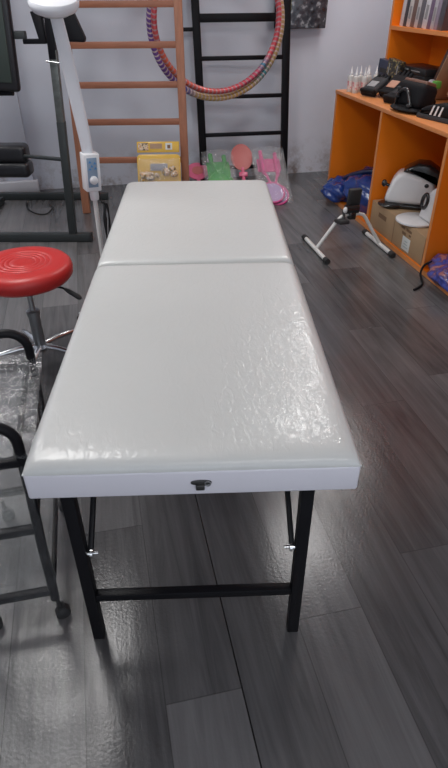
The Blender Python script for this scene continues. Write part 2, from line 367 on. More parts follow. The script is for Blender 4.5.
    def build(s, name, material, parent=None, world=None, angle=40, label=None):
        bm = s.bm; bmesh.ops.recalc_face_normals(bm, faces=bm.faces[:])
        root = parent[0] if isinstance(parent, tuple) else parent
        Mw = None
        if root is not None: Mw = FR[root.name]
        if root is None:
            xs = [v.co for v in bm.verts]
            lo = V((min(p.x for p in xs), min(p.y for p in xs), min(p.z for p in xs))); hi = V((max(p.x for p in xs), max(p.y for p in xs), max(p.z for p in xs)))
            org = V(((lo.x+hi.x)/2, (lo.y+hi.y)/2, lo.z))
            Mw = Matrix.Translation(org); world = True
        if world:
            inv = Mw.inverted()
            for v in bm.verts: v.co = inv @ v.co
        me = bpy.data.meshes.new(name); bm.to_mesh(me); bm.free()
        me.materials.append(material)
        me.shade_smooth(); me.set_sharp_from_angle(angle=math.radians(angle))
        o = bpy.data.objects.new(name, me); COL.objects.link(o)
        if root is None: o.location = Mw.translation
        else: o.parent = root
        FR[o.name] = Mw
        if label: o['label'] = label
        return o
FR = {}
def thing(name, label, cat, loc=(0, 0, 0), rz=0.0, group=None, M4=None):
    o = bpy.data.objects.new(name, None); COL.objects.link(o); o.empty_display_size = 0.1
    mm = M4 if M4 is not None else Matrix.Translation(V(loc)) @ Matrix.Rotation(rz, 4, 'Z')
    o.location = mm.translation; o.rotation_euler = mm.to_euler(); FR[o.name] = mm
    o['label'] = label; o['category'] = cat
    if group: o['group'] = group
    return o
def tag(o, label, cat, group=None):
    o['label'] = label; o['category'] = cat
    if group: o['group'] = group
    return o
def struct(o): o['kind'] = 'structure'; return o
def dup(root, loc=None, mat4=None, label=None):
    r = root.copy(); COL.objects.link(r)
    if mat4 is not None: r.matrix_basis = mat4
    if loc is not None: r.location = loc
    if label: r['label'] = label
    for ch in root.children:
        c = ch.copy(); COL.objects.link(c); c.parent = r
        for g in ch.children:
            d = g.copy(); COL.objects.link(d); d.parent = c
    return r
def arc(c, r, a0, a1, n, ax=(1, 0, 0), ay=(0, 0, 1)):
    c, ax, ay = V(c), V(ax), V(ay)
    return [c + ax*r*math.cos(a0+(a1-a0)*i/n) + ay*r*math.sin(a0+(a1-a0)*i/n) for i in range(n+1)]
def smooth(pts, n=8):
    """Catmull-Rom through the points"""
    P = [V(p) for p in pts]; out = []
    for i in range(len(P)-1):
        a, b, c, d = P[max(i-1, 0)], P[i], P[i+1], P[min(i+2, len(P)-1)]
        for k in range(n):
            t = k/n
            out.append(0.5*((2*b) + (c-a)*t + (2*a-5*b+4*c-d)*t*t + (3*b-a-3*c+d)*t**3))
    return out + [P[-1]]

# ------------------------------------------------------------------ setting
WY, WX, LX, FY = 5.36, 2.64, -3.6, -2.7
struct(MB().box(((LX+WX)/2, (WY+FY)/2, -0.05), (WX-LX+0.4, WY-FY+0.4, 0.1)).build('floor', M['floor']))
struct(MB().box(((LX+WX)/2, WY+0.06, 1.4), (WX-LX+0.24, 0.12, 2.8)).build('wall_back', M['wall']))
struct(MB().box((WX+0.06, (WY+FY)/2, 1.4), (0.12, WY-FY, 2.8)).build('wall_right', M['wall']))
struct(MB().box((LX-0.06, (WY+FY)/2, 1.4), (0.12, WY-FY, 2.8)).build('wall_left', M['wall']))
struct(MB().box(((LX+WX)/2, (WY+FY)/2, 2.85), (WX-LX+0.4, WY-FY+0.4, 0.1)).build('ceiling', M['ceiling']))
struct(MB().box((-1.05, WY-0.035, 1.4), (1.02, 0.07, 2.8), bev=0.004).build('wall_pier', M['wall']))
struct(MB().box((-1.05, WY-0.10, 0.055), (1.10, 0.06, 0.11), bev=0.004).build('baseboard_pier', M['plinth']))
PLAB = ('ceiling light panel over the left side of the massage table', 'small ceiling light panel over the right side of the table', 'added fill light panel on the ceiling nearest the bookcase',
        'added fill light panel on the ceiling over the gym bench', 'ceiling light panel behind the camera')
for (lx, ly, lw, ll, pw), lb in zip(PANELS, PLAB):
    t = thing('light_panel', lb, 'lamp', (lx, ly, 2.73), 0, 'ceiling light panels')
    MB().box((0, 0, 0.04), (lw+0.05, ll+0.05, 0.06), bev=0.006).build('housing', M['lampwhite'], t)
    MB().box((0, 0, 0.006), (lw, ll, 0.012), bev=0.003).build('diffuser', M['lamp_diffuser'], t)

# ------------------------------------------------------------------ massage table
TY = -math.radians(10.3)                       # local +y runs away from the camera
T = thing('massage_table', 'long white folding massage table in clear wrap on black square legs', 'table', (0.110, 0.806, 0), TY)
HWD, LEN = 0.333, 1.965
Z0, Z1, ZT = 0.632, 0.697, 0.024
for k in (0, 1):
    y0 = k*LEN/2 + (0.003 if k else 0); y1 = (k+1)*LEN/2 - (0 if k else 0.003); yc = (y0+y1)/2; hl = (y1-y0)/2
    fr = MB().box((0, yc, (Z0+Z1)/2), (2*HWD-0.006, 2*hl-0.001, Z1-Z0), bev=0.006, seg=3).build('frame_side', M['apron'], T)
    cu = MB()
    def prof(s, e): return max(0.0, 1-abs(s)**e)
    def top(i, j):
        a = math.sin(PI/2*(2*i-1)); b = math.sin(PI/2*(2*j-1))
        h = (prof(a, 22)**0.55)*(prof(b, 40)**0.55)
        # gently rounded plan corners
        return V((a*HWD*0.996*(1-0.007*abs(b)**24), yc + b*(hl-0.001)*(1-0.0025*abs(a)**24), Z1 + ZT*h))
    cu.sheet(top, 48, 60)
    cu.box((0, yc, Z1-0.004), (2*HWD*0.985, 2*hl*0.992, 0.012))
    cu.build('cushion', M['vinyl'], T, angle=60)
    pp = MB()
    cor = [(-HWD, y0+.001), (HWD, y0+.001), (HWD, y1-.001), (-HWD, y1-.001)]
    pp.tube([(x*0.990, yc+(y-yc)*0.9965, Z1) for x, y in cor], 0.0018, 8, closed=True)
    pp.build('piping', M['vinyl'], cu and T)
# U-shaped leg frames
LO = 0.017
for yl, sgn in ((0.097, 1), (LEN-0.097, -1)):
    for sx in (-1, 1):
        MB().box((sx*0.267-LO, yl, 0.32), (0.030, 0.030, 0.64), bev=0.003).build('leg', M['black'], T)
        b = MB()
        b.bar((sx*0.245-LO, yl+sgn*0.004, 0.345), (sx*0.235-LO, yl+sgn*0.34, 0.635), 0.012, 0.018)
        br = b.build('brace', M['black'], T)
        MB().lathe([(0.0, -0.012), (0.007, -0.012), (0.007, 0.0), (0.011, 0.001), (0.011, 0.007), (0.004, 0.009), (0.004, 0.02), (0, 0.02)],
                   (sx*0.246-LO, yl, 0.345), Matrix.Rotation(-sx*PI/2, 3, 'Y'), 14).build('wing_bolt', M['chrome'], br)
    MB().box((-LO, yl, 0.178), (0.506, 0.024, 0.024), bev=0.003).build('crossbar', M['black'], T)
    MB().box((-LO, yl, 0.630), (0.506, 0.024, 0.022), bev=0.003).build('top_rail', M['black'], T)
la = MB()
la.prism([(0.021*math.cos(a), 0.0065*math.sin(a)) for a in [2*PI*k/20 for k in range(20)]], 0.004, (0.015, -0.001, 0.668), bev=0.001)
la.box((0.013, -0.003, 0.658), (0.018, 0.008, 0.014), bev=0.002)
lt = la.build('latch', M['darkmetal'], T)
MB().tube(arc((0.028, -0.004, 0.667), 0.0055, 0, 2*PI*0.97, 14), 0.0016, 6).build('latch_ring', M['steel'], lt)

# ------------------------------------------------------------------ red stool
T = thing('rolling_stool', 'round red vinyl stool with gas lift on a five-legged base', 'stool', (-0.360, 2.440, 0), 0.2)
prof = [(0, 0.425), (0.165, 0.425), (0.192, 0.430), (0.205, 0.445), (0.208, 0.468), (0.204, 0.488), (0.192, 0.500), (0.172, 0.506), (0.138, 0.507)]
for r in (0.115, 0.095, 0.075, 0.055):
    prof += [(r+0.004, 0.506), (r, 0.5025), (r-0.004, 0.506)]
prof += [(0.03, 0.505), (0, 0.505)]
MB().lathe(prof, seg=64).build('seat', M['red'], T, angle=70)
MB().box((0, 0, 0.412), (0.16, 0.16, 0.026), bev=0.008).build('seat_plate', M['black'], T)
MB().cyl((0, 0, 0.24), (0, 0, 0.405), 0.0125).build('piston', M['steel'], T)
s = MB(); s.lathe([(0, 0.07), (0.022, 0.07), (0.026, 0.10), (0.026, 0.25), (0.030, 0.252), (0.030, 0.272), (0.016, 0.276), (0, 0.276)])
col = s.build('column', M['castchrome'], T)
lv = MB().tube([(0.05, -0.035, 0.412), (0.135, -0.105, 0.402), (0.150, -0.117, 0.394)], 0.0045, 10).build('height_lever', M['black'], T)
MB().tube([(0.143, -0.111, 0.398), (0.156, -0.122, 0.390), (0.192, -0.150, 0.366), (0.200, -0.157, 0.360)], [0.006, 0.010, 0.0115, 0.006], 12).build('lever_grip', M['rubber'], lv)
MB().lathe([(0, 0.065), (0.034, 0.067), (0.038, 0.085), (0.03, 0.10), (0, 0.102)]).build('hub', M['chrome'], T)
for k in range(5):
    a = 2*PI*k/5 + 0.55; c, sn = math.cos(a), math.sin(a)
    lg = MB().tube([(c*r, sn*r, z) for r, z in ((0.02, 0.088), (0.10, 0.086), (0.17, 0.076), (0.225, 0.064), (0.236, 0.058))], [0.014, 0.0135, 0.012, 0.0105, 0.008], 12).build('leg', M['chrome'], T)
    w = MB(); p = V((c*0.228, sn*0.228, 0)); tdir = V((-sn, c, 0))
    w.cyl(p + tdir*0.012 + V((0, 0, 0.024)), p - tdir*0.012 + V((0, 0, 0.024)), 0.024, seg=20); w.cyl(p+V((0, 0, 0.03)), p+V((0, 0, 0.062)), 0.006)
    w.build('caster', M['rubber'], lg)

# ------------------------------------------------------------------ wrapped trolley
X0, X1, Y0, Y1 = -0.470, -0.256, 1.035, 1.445
T = thing('salon_trolley', 'black hooped trolley with grey shelves in clear plastic film', 'trolley', ((X0+X1)/2, (Y0+Y1)/2, 0))
for yy in (Y0, Y1):
    pts = [(X1-0.004, yy, 0.085), (X1, yy, 0.30), (X1+0.008, yy, 0.50), (X1+0.010, yy, 0.615)]
    r = 0.055
    pts += arc((X1+0.010-r, yy, 0.645), r, 0.0, PI/2, 7)[0:]
    pts += arc((X0-0.010+r, yy, 0.645), r, PI/2, PI, 7)
    pts += [(X0-0.010, yy, 0.615), (X0-0.008, yy, 0.50), (X0, yy, 0.30), (X0+0.004, yy, 0.085)]
    MB().tube(pts, 0.0125, 14).build('hoop_frame', M['black'], T, world=True)
for zz in (0.120, 0.368, 0.592):
    sh = MB().box(((X0+X1)/2, (Y0+Y1)/2, zz+0.006), (X1-X0-0.006, Y1-Y0-0.02, 0.006), bev=0.001).build('shelf', M['glassgrey'], T, world=True)
    rl = MB()
    for yy in (Y0, Y1): rl.box(((X0+X1)/2, yy, zz), (X1-X0+0.012, 0.020, 0.022), bev=0.003)
    for xx in (X0+0.004, X1-0.004): rl.box((xx, (Y0+Y1)/2, zz), (0.014, Y1-Y0, 0.018), bev=0.003)
    rl.build('shelf_rail', M['black'], sh, world=True)
for (xx, yy) in ((X0+0.03, Y0), (X1, Y0), (X0+0.03, Y1), (X1, Y1)):
    w = MB(); w.tube([(xx+0.010, yy-0.014, 0.020), (xx+0.009, yy-0.011, 0.020), (xx+0.003, yy+0.009, 0.020), (xx+0.002, yy+0.012, 0.020)], [0.015, 0.020, 0.020, 0.015], 24)
    w.cyl((xx+0.002, yy, 0.036), (xx, yy, 0.088), 0.006, seg=12); w.box((xx+0.004, yy, 0.042), (0.022, 0.026, 0.008), Matrix.Rotation(0.3, 3, 'Z'), bev=0.002)
    w.build('caster', M['rubber'], T, world=True)
def wr(u, v, k): return 0.006*math.sin(17*u+5*v+k) + 0.005*math.sin(31*v-9*u+2*k) + 0.003*math.sin(53*u+41*v)
def filmsheet(P, Q, z0, z1, nrm, k, bulge=0.0):
    P, Q, nrm = V(P), V(Q), V(nrm)
    return lambda u, v: P.lerp(Q, u) + V((0, 0, z0+(z1-z0)*v)) + nrm*(wr(u, v, k) + 0.012 + bulge*math.sin(PI*u)*(1-v))
fm = MB()
fm.sheet(filmsheet((X0-0.02, Y0-0.016, 0), (X1+0.02, Y0-0.016, 0), 0.10, 0.60, (0, -1, 0), 0.0), 30, 40)
fm.sheet(filmsheet((X1+0.018, Y0-0.016, 0), (X1+0.018, Y1+0.016, 0), 0.10, 0.60, (1, 0, 0), 1.7, 0.05), 40, 40)
fm.sheet(filmsheet((X0-0.02, Y1+0.016, 0), (X1+0.02, Y1+0.016, 0), 0.12, 0.63, (0, 1, 0), 3.1), 24, 30)
fm.build('film_wrap', M['film'], T, world=True, angle=180)
ft = MB(); ft.sheet(lambda u, v: V((X0-0.02+(X1-X0+0.06)*u, Y0-0.02+(Y1-Y0+0.04)*v, 0.612 + 0.4*wr(u, v, 0.3) + 0.010*math.exp(-((v-0.98)/0.05)**2) + 0.008*math.exp(-((v-0.03)/0.05)**2))), 40, 60)
ft.build('film_cover', M['greytrayfilm'], T, world=True, angle=180)

# ------------------------------------------------------------------ lamp on a stand
LX0, LY0 = -0.022, 2.75
T = thing('magnifier_lamp', 'white cosmetic floor lamp with flat arm and blue control box', 'lamp', (LX0, LY0, 0), 0)
pole = MB().cyl((0, 0, 0.06), (0, 0, 0.70), 0.0105).build('pole', M['whitetube'], T)
MB().lathe([(0, 0.655), (0.019, 0.655), (0.021, 0.668), (0.021, 0.70), (0, 0.70)], seg=24).build('collar', M['white'], T)
RB = Matrix.Rotation(math.radians(3), 3, 'Y') @ Matrix.Rotation(0.30, 3, 'Z')
bx = MB().box((-0.002, 0, 0.782), (0.072, 0.062, 0.165), RB, bev=0.006, seg=3).build('control_box', M['white'], T)
def onbox(x, y, z): return RB @ V((x, y, z)) + V((-0.002, 0, 0.782))
MB().box(onbox(-0.002, -0.032, 0.002), (0.046, 0.003, 0.128), RB, bev=0.001).build('control_panel', M['panelblue'], bx)
kn = MB(); Rk = RB @ Matrix.Rotation(PI/2, 3, 'X'); kn.lathe([(0, 0), (0.019, 0), (0.018, 0.010), (0.013, 0.014), (0, 0.014)], onbox(0, -0.033, -0.030), Rk, 24)
kn.build('knob', M['white'], bx)
mk = MB()
for (x, z) in ((-0.012, 0.048), (0.010, 0.042), (-0.004, 0.030), (0.012, 0.020), (-0.013, 0.018)):
    mk.prism([(0.008*math.cos(a), 0.007*math.sin(a)) for a in (PI/2, PI/2+2*PI/3, PI/2+4*PI/3)], 0.002, onbox(x, -0.034, z), RB)
mk.build('panel_marks', M['bluemark'], bx)
# flat bent arm
path = smooth([(-0.004, 0, 0.855), (-0.008, 0.0, 0.93), (-0.020, 0.0, 1.06), (-0.034, -0.004, 1.20), (-0.046, -0.012, 1.31), (-0.054, -0.02, 1.385)], 8)
ar = MB(); Rg = []
for i, p in enumerate(path):
    t = (path[min(i+1, len(path)-1)]-path[max(i-1, 0)]).normalized(); x = V((0, 1, 0)).cross(t).normalized(); y = t.cross(x)
    f = i/(len(path)-1); w = 0.024+0.004*math.sin(PI*f); d = 0.016
    Rg.append([ar.bm.verts.new(p + x*w*math.copysign(abs(math.cos(a))**0.6, math.cos(a)) + y*d*math.copysign(abs(math.sin(a))**0.6, math.sin(a))) for a in [2*PI*k/16 for k in range(16)]])
for a, b in zip(Rg, Rg[1:]):
    for k in range(16): ar.bm.faces.new((a[k], a[(k+1) % 16], b[(k+1) % 16], b[k]))
ar.bm.faces.new(Rg[0][::-1]); ar.bm.faces.new(Rg[-1])
ar.build('arm', M['lampwhite'], T)
Rh = Matrix.Rotation(math.radians(16), 3, 'X')
hd = MB().lathe([(0, 0.02), (0.06, 0.022), (0.084, 0.030), (0.094, 0.044), (0.096, 0.058), (0.090, 0.068), (0.06, 0.076), (0, 0.078)], (-0.054, -0.045, 1.372), Rh, 48).build('lamp_head', M['lampwhite'], T)
MB().lathe([(0, 0.016), (0.056, 0.016), (0.060, 0.022), (0, 0.024)], (-0.054, -0.045, 1.372), Rh, 40).build('lens', M['bulb'], hd)
for k in range(5):
    a = 2*PI*k/5 + 0.3; c, sn = math.cos(a), math.sin(a)
    lg = MB().tube([(c*r, sn*r, z) for r, z in ((0.008, 0.075), (0.08, 0.066), (0.17, 0.046))], [0.013, 0.011, 0.008], 10).build('foot', M['steel'], T)
    p = V((c*0.165, sn*0.165, 0)); td = V((-sn, c, 0)); w = MB()
    w.cyl(p+td*0.010+V((0, 0, 0.02)), p-td*0.010+V((0, 0, 0.02)), 0.02, seg=18); w.cyl(p+V((0, 0, 0.02)), p+V((0, 0, 0.05)), 0.005, seg=8)
    w.build('caster', M['rubber'], lg)
cb = MB(); pts = [(0.020, 0.03, 0.70), (0.024, 0.034, 0.665), (0.030, 0.03, 0.63)]
for k in range(5):
    pts += [(0.042+0.008*(k % 2), 0.03+0.004*k, 0.625), (0.056, 0.034, 0.57), (0.050-0.004*k, 0.036, 0.44-0.012*k), (0.034, 0.03, 0.47), (0.030+0.003*k, 0.026, 0.56)]
cb.tube(smooth(pts, 5), 0.0036, 8); cb.build('power_cable', M['cord'], T)

# ------------------------------------------------------------------ weight bench rack at the left
RA = -math.radians(13)
T = thing('weight_bench', 'dark steel gym bench rack with black pads in front of the wall', 'gym bench', (-0.212, 4.02, 0), RA)
MB().box((-0.34, 0, 0.030), (0.92, 0.050, 0.055), bev=0.004).build('base_bar', M['rackgrey'], T)
MB().box((0.122, 0, 0.030), (0.016, 0.056, 0.060), bev=0.004).build('end_cap', M['rubber'], T)
MB().bar((0, 0, 0.055), (0.038, 0, 0.78), 0.050, 0.050, 0.004).build('upright_post', M['rackgrey'], T)
MB().bar((0.034, 0, 0.70), (0.056, 0, 1.17), 0.047, 0.047, 0.004).build('telescopic_post', M['postgrey'], T)
sl = MB(); sl.bar((0.052, 0, 1.12), (0.064, 0, 1.42), 0.044, 0.05, 0.004); slo = sl.build('post_sleeve', M['black'], T)
MB().cyl((0.02, -0.045, 1.115), (0.095, -0.045, 1.105), 0.006, seg=10).build('locking_pin', M['chrome'], slo)
MB().prism([(0.085, 1.46), (0.160, 1.46), (0.252, 1.225), (0.245, 1.205), (0.105, 1.210)], 0.05, (0, 0.03, 0), bev=0.006).build('stop_plate', M['black'], T)
bk = MB(); bk.prism([(-0.055, 1.36), (0.005, 1.355), (0.010, 1.200), (-0.125, 1.200), (-0.125, 1.225), (-0.030, 1.225)], 0.05, (0.018, 0, 0), bev=0.004)
bk.box((0.03, 0, 1.34), (0.09, 0.03, 0.03), bev=0.004)
bk.build('side_bracket', M['black'], T)
MB().box((-0.16, 0, 1.245), (0.14, 0.045, 0.040), bev=0.004).build('bracket_bar', M['rackgrey'], T)
# padded board at the left, long rail, rear base
bp_ = MB().box((-0.455, -0.03, 1.32), (0.62, 0.055, 0.70), Matrix.Rotation(math.radians(4), 3, 'Y'), bev=0.022, seg=4).build('padded_board', M['blackvinyl'], T)
MB().box((-0.462, -0.058, 1.335), (0.565, 0.014, 0.63), Matrix.Rotation(math.radians(4), 3, 'Y'), bev=0.006, seg=3).build('board_face', M['greenboard'], bp_)
MB().box((-0.40, 0.96, 0.030), (0.94, 0.05, 0.055), bev=0.004).build('base_bar', M['rackgrey'], T)
MB().box((-0.80, 0.44, 0.030), (0.050, 0.84, 0.050), bev=0.004).build('floor_rail', M['rackgrey'], T)
MB().cyl((0.02, 0.02, 0.545), (-0.34, 0.28, 0.510), 0.013, seg=14).build('cross_tube', M['rackgrey'], T)
MB().bar((-0.80, 0.33, 0.05), (-0.80, 0.33, 0.62), 0.045, 0.045, 0.004).build('pad_post', M['rackgrey'], T)
def pad(name, c, d): return MB().box(c, d, bev=0.034, seg=6).build(name, M['blackvinyl'], T)
pad('pad', (-0.53, 0.325, 0.522), (0.42, 0.14, 0.115)); pad('pad', (-0.465, 0.325, 0.415), (0.30, 0.15, 0.105))
MB().bar((-0.80, 0.33, 0.47), (-0.45, 0.33, 0.47), 0.04, 0.04, 0.004).build('pad_bar', M['rackgrey'], T)
MB().cyl((-0.63, 0.04, 0.935), (-0.222, -0.02, 0.945), 0.016, seg=12).build('adjusting_rod', M['black'], T)

cbl = MB(); cbl.tube(smooth([(-0.60, 5.0, 0.006), (-0.585, 4.86, 0.006), (-0.55, 4.74, 0.012), (-0.49, 4.67, 0.006), (-0.42, 4.66, 0.006), (-0.375, 4.72, 0.03), (-0.385, 4.82, 0.006), (-0.41, 4.88, 0.006)], 8), 0.006, 8)
tag(cbl.build('floor_cable', M['cord']), 'thin black cable lying curled on the floor behind the bench post', 'cable')

# ------------------------------------------------------------------ ladders
def ladder(root, foot, yaw, lean, width, height, zs, pm, rm, pw, pd, rh, rd, side=0.0):
    e = V((math.cos(yaw), -math.sin(yaw), 0)); n = V((math.sin(yaw), math.cos(yaw), 0)); t = V((0, 0, 1)) + n*lean + e*side
    L = V(foot); R_ = L + e*width; Rm = Matrix((e, n, V((0, 0, 1)))).transposed()
    for b in (L, R_): MB().bar(b, b + t*height, pw, pd, 0.004, upv=n).build('post', pm, root, world=True)
    for i, z in enumerate(zs):
        h = rh if not isinstance(rh, list) else rh[i]
        MB().bar(L + t*z, R_ + t*z, rd, h, 0.004).build('rung', rm, root, world=True)
    return L, R_, t, e, n
T = thing('wall_bars', 'brown wooden gym ladder leaning on the wall', 'ladder', (0.27, 4.62, 0), -0.2)
LW = ladder(T, (-0.112, 4.62, 0), 0.2, 0.150, 0.794, 2.35, [0.386, 0.647, 0.888, 1.135, 1.375, 1.62, 1.86, 2.10], M['wood'], M['rungwood'], 0.058, 0.040, 0.042, 0.030, -0.009)
T = thing('metal_wall_ladder', 'black metal gym ladder standing against the wall', 'ladder', (1.33, 5.17, 0), -0.06)
LB = ladder(T, (0.955, 5.235, 0), 0.07, 0.035, 0.735, 2.2, [0.125, 0.402, 0.70, 0.985, 1.265, 1.54, 1.82, 2.10], M['black'], M['black'], 0.062, 0.040, [0.032, 0.03, 0.03, 0.032, 0.060, 0.03, 0.03, 0.03], 0.030, -0.026)
L, R_, t, e, n = LB
c = L + t*1.19 - e*0.065
MB().box(c, (0.13, 0.02, 0.028), Matrix.Rotation(-0.07, 3, 'Z'), bev=0.003).build('side_bracket', M['black'], T, world=True)
MB().tube([L + t*1.80 + e*0.13 + V((0, 0.03, 0)), (1.03, 5.0, 1.735), (1.03, 4.94, 1.745), (1.03, 4.925, 1.77)], 0.009, 10).build('hook', M['black'], T, world=True)

# ------------------------------------------------------------------ hula hoops on the hook
def hoop(name_label, c, R, r, rot, mt, grp='hula hoops on the ladder'):
    b = MB(); b.tube([(R*math.cos(a), 0, R*math.sin(a)) for a in [2*PI*k/96 for k in range(96)]], r, 14, closed=True)
    me = bpy.data.meshes.new('hula_hoop'); bmesh.ops.recalc_face_normals(b.bm, faces=b.bm.faces[:]); b.bm.to_mesh(me); b.bm.free(); me.materials.append(mt); me.shade_smooth()
    o = bpy.data.objects.new('hula_hoop', me); COL.objects.link(o); o.location = c; o.rotation_euler = rot
    return tag(o, name_label, 'hula hoop', grp)
GOLD, PURP, REDP, TEAL = (0.62, 0.40, 0.13), (0.16, 0.07, 0.30), (0.55, 0.07, 0.09), (0.05, 0.28, 0.34)
h1 = stripe_ring_mat('purple_gold_foil', (0.62, 0.50, 0.48), 104, [(0.0, PURP), (0.12, PURP), (0.17, (0.10, 0.10, 0.35)), (0.20, GOLD), (0.34, GOLD), (0.385, TEAL), (0.41, (0.42, 0.30, 0.12)), (0.52, (0.45, 0.30, 0.14)), (1.0, PURP)])
h2 = stripe_ring_mat('red_foil', (0.42, 0.26, 0.28), 92, [(0.0, REDP), (0.1, (0.60, 0.12, 0.06)), (0.3, REDP), (0.37, (0.50, 0.06, 0.12)), (0.39, (0.04, 0.22, 0.34)), (0.42, REDP), (1.0, REDP)])
hoop('larger hoop in purple and gold foil, the lower rim of the pair', (1.031, 4.975, 1.240), 0.508, 0.0240, (0.02, 0, 0), h1)
hoop('red foil hoop just inside the larger purple and gold one', (1.026, 4.92, 1.262), 0.476, 0.0220, (0.04, 0, 0.02), h2)

# ------------------------------------------------------------------ hanging bag right of the ladder
T = thing('hanging_package', 'dark glossy picture pack hanging on the wall beside the black ladder', 'package', (1.785, 5.31, 1.180))
bg = MB(); bg.sheet(lambda u, v: V((-0.205+0.43*u, -0.045 + 0.018*math.sin(3*u+2*v) - 0.028*math.sin(PI*u), 0.005+0.42*v)), 16, 14)
bg.sheet(lambda u, v: V((-0.205+0.43*u, 0.0, 0.005+0.42*v)), 4, 4); bg.box((0.01, -0.03, 0.003), (0.428, 0.03, 0.006), bev=0.002)
bgo = bg.build('pouch', M['photo'], T, angle=180)
MB().sheet(lambda u, v: V((-0.208+0.125*u, -0.054 + 0.018*math.sin(3*u*0.27+2*v) - 0.028*math.sin(PI*u*0.27), 0.13+0.30*v)), 5, 8).build('printed_strip', M['olive'], T, angle=180)
MB().box((0.01, -0.012, 0.44), (0.43, 0.02, 0.05), bev=0.004).build('header_card', M['boxblack'], T)
MB().cyl((0.01, 0.045, 0.448), (0.01, -0.03, 0.448), 0.004, seg=8).build('nail', M['steel'], T)

# ------------------------------------------------------------------ toys leaning behind the table
def lean_frame(base, yaw, ang):
    return Matrix.Translation(V(base)) @ Matrix.Rotation(-yaw, 4, 'Z') @ Matrix.Rotation(-ang, 4, 'X')
def rrect(w, h, r, n=5, z0=0.0):
    out = []
    for cx, cz, a in ((w/2-r, z0+r, -PI/2), (w/2-r, z0+h-r, 0), (-w/2+r, z0+h-r, PI/2), (-w/2+r, z0+r, PI)):
        out += [(cx+r*math.cos(a+PI/2*k/n), cz+r*math.sin(a+PI/2*k/n)) for k in range(n+1)]
    return out
T = thing('toy_pack', 'yellow carded toy bag leaning on the wooden ladder', 'toy pack', M4=lean_frame((0.447, 4.36, 0.0), 0.2, 0.28))
MB().prism(rrect(0.325, 0.46, 0.03), 0.012, bev=0.003).build('backing', M['yellow'], T)
hc = MB().box((0, -0.004, 0.510), (0.315, 0.012, 0.075), bev=0.002).build('header_card', M['yellow'], T)
pc = MB(); pc.box((-0.110, -0.011, 0.512), (0.075, 0.003, 0.05)); pc.build('picture_panel', M['toys'], hc)
pc = MB(); pc.box((0.080, -0.011, 0.514), (0.050, 0.003, 0.046)); pc.build('picture_panel', M['label'], hc)
pc = MB(); pc.box((0.080, -0.0140, 0.512), (0.022, 0.002, 0.024)); pc.build('picture_mark', M['cardprint'], hc)
pc = MB(); pc.box((-0.015, -0.011, 0.516), (0.09, 0.003, 0.035)); pc.build('picture_panel', M['beige'], hc)
MB().box((0.0, -0.012, 0.37), (0.13, 0.003, 0.05), bev=0.001).build('printed_patch', M['greypouch'], T)
rnd = random.Random(3)
ty = MB()
for i in range(46):
    ty.ell((rnd.uniform(-0.13, 0.13), -0.026, rnd.uniform(0.03, 0.36)), (rnd.uniform(0.016, 0.03), 0.018, rnd.uniform(0.014, 0.03)), Matrix.Rotation(rnd.uniform(0, 3), 3, 'Y'), 10)
tyo = ty.build('toy_figures', M['toys'], T); tyo['kind'] = 'stuff'
MB().sheet(lambda u, v: V((-0.155+0.31*u, -0.014 - 0.042*(math.sin(PI*u)**0.6)*(math.sin(PI*v)**0.5) + 0.4*wr(u, v, 1), 0.01+0.42*v)), 24, 30).build('clear_bag', M['bagfilm'], T, angle=180)

def paddle_poly(rx, rz, cz, hw, hl):
    """round blade with a short handle downwards"""
    pts = []; a0 = math.asin(min(0.95, hw/rx))
    for k in range(29):
        a = -PI/2 + a0 + (2*PI-2*a0)*k/28
        pts.append((rx*math.cos(a), cz + rz*math.sin(a)))
    return [(-hw, 0.0), (hw, 0.0)] + pts
def paddle(T, blade, handle, rx, rz, cz, t=0.012):
    MB().prism([(p[0], p[1]) for p in paddle_poly(rx, rz, cz, 0.016, 0)], t, bev=0.003).build('blade', blade, T)
    MB().tube([(0, 0, 0.006), (0, 0, 0.05), (0, 0, cz-rz*0.8)], [0.015, 0.017, 0.014], 12).build('handle', handle, T)
T = thing('paddle_racket', 'small pink racket head beside the yellow toy pack', 'racket', M4=lean_frame((0.850, 4.86, 0.0), 0.1, 1.18))
paddle(T, M['pink'], M['pink'], 0.098, 0.115, 0.330)
MB().prism([(0.05*math.cos(2*PI*k/20), 0.330+0.055*math.sin(2*PI*k/20)) for k in range(20)], 0.004, (0, -0.008, 0)).build('blade_print', M['salmon'], T)
T = thing('paddle_racket', 'salmon red oval paddle standing between green and pink sets', 'racket', M4=lean_frame((1.240, 4.86, 0.0), 0.1, 0.76))
paddle(T, M['salmon'], M['pink'], 0.096, 0.125, 0.33)
MB().box((0, -0.004, 0.165), (0.075, 0.03, 0.04), bev=0.008).build('handle_wrap', M['pink'], T)

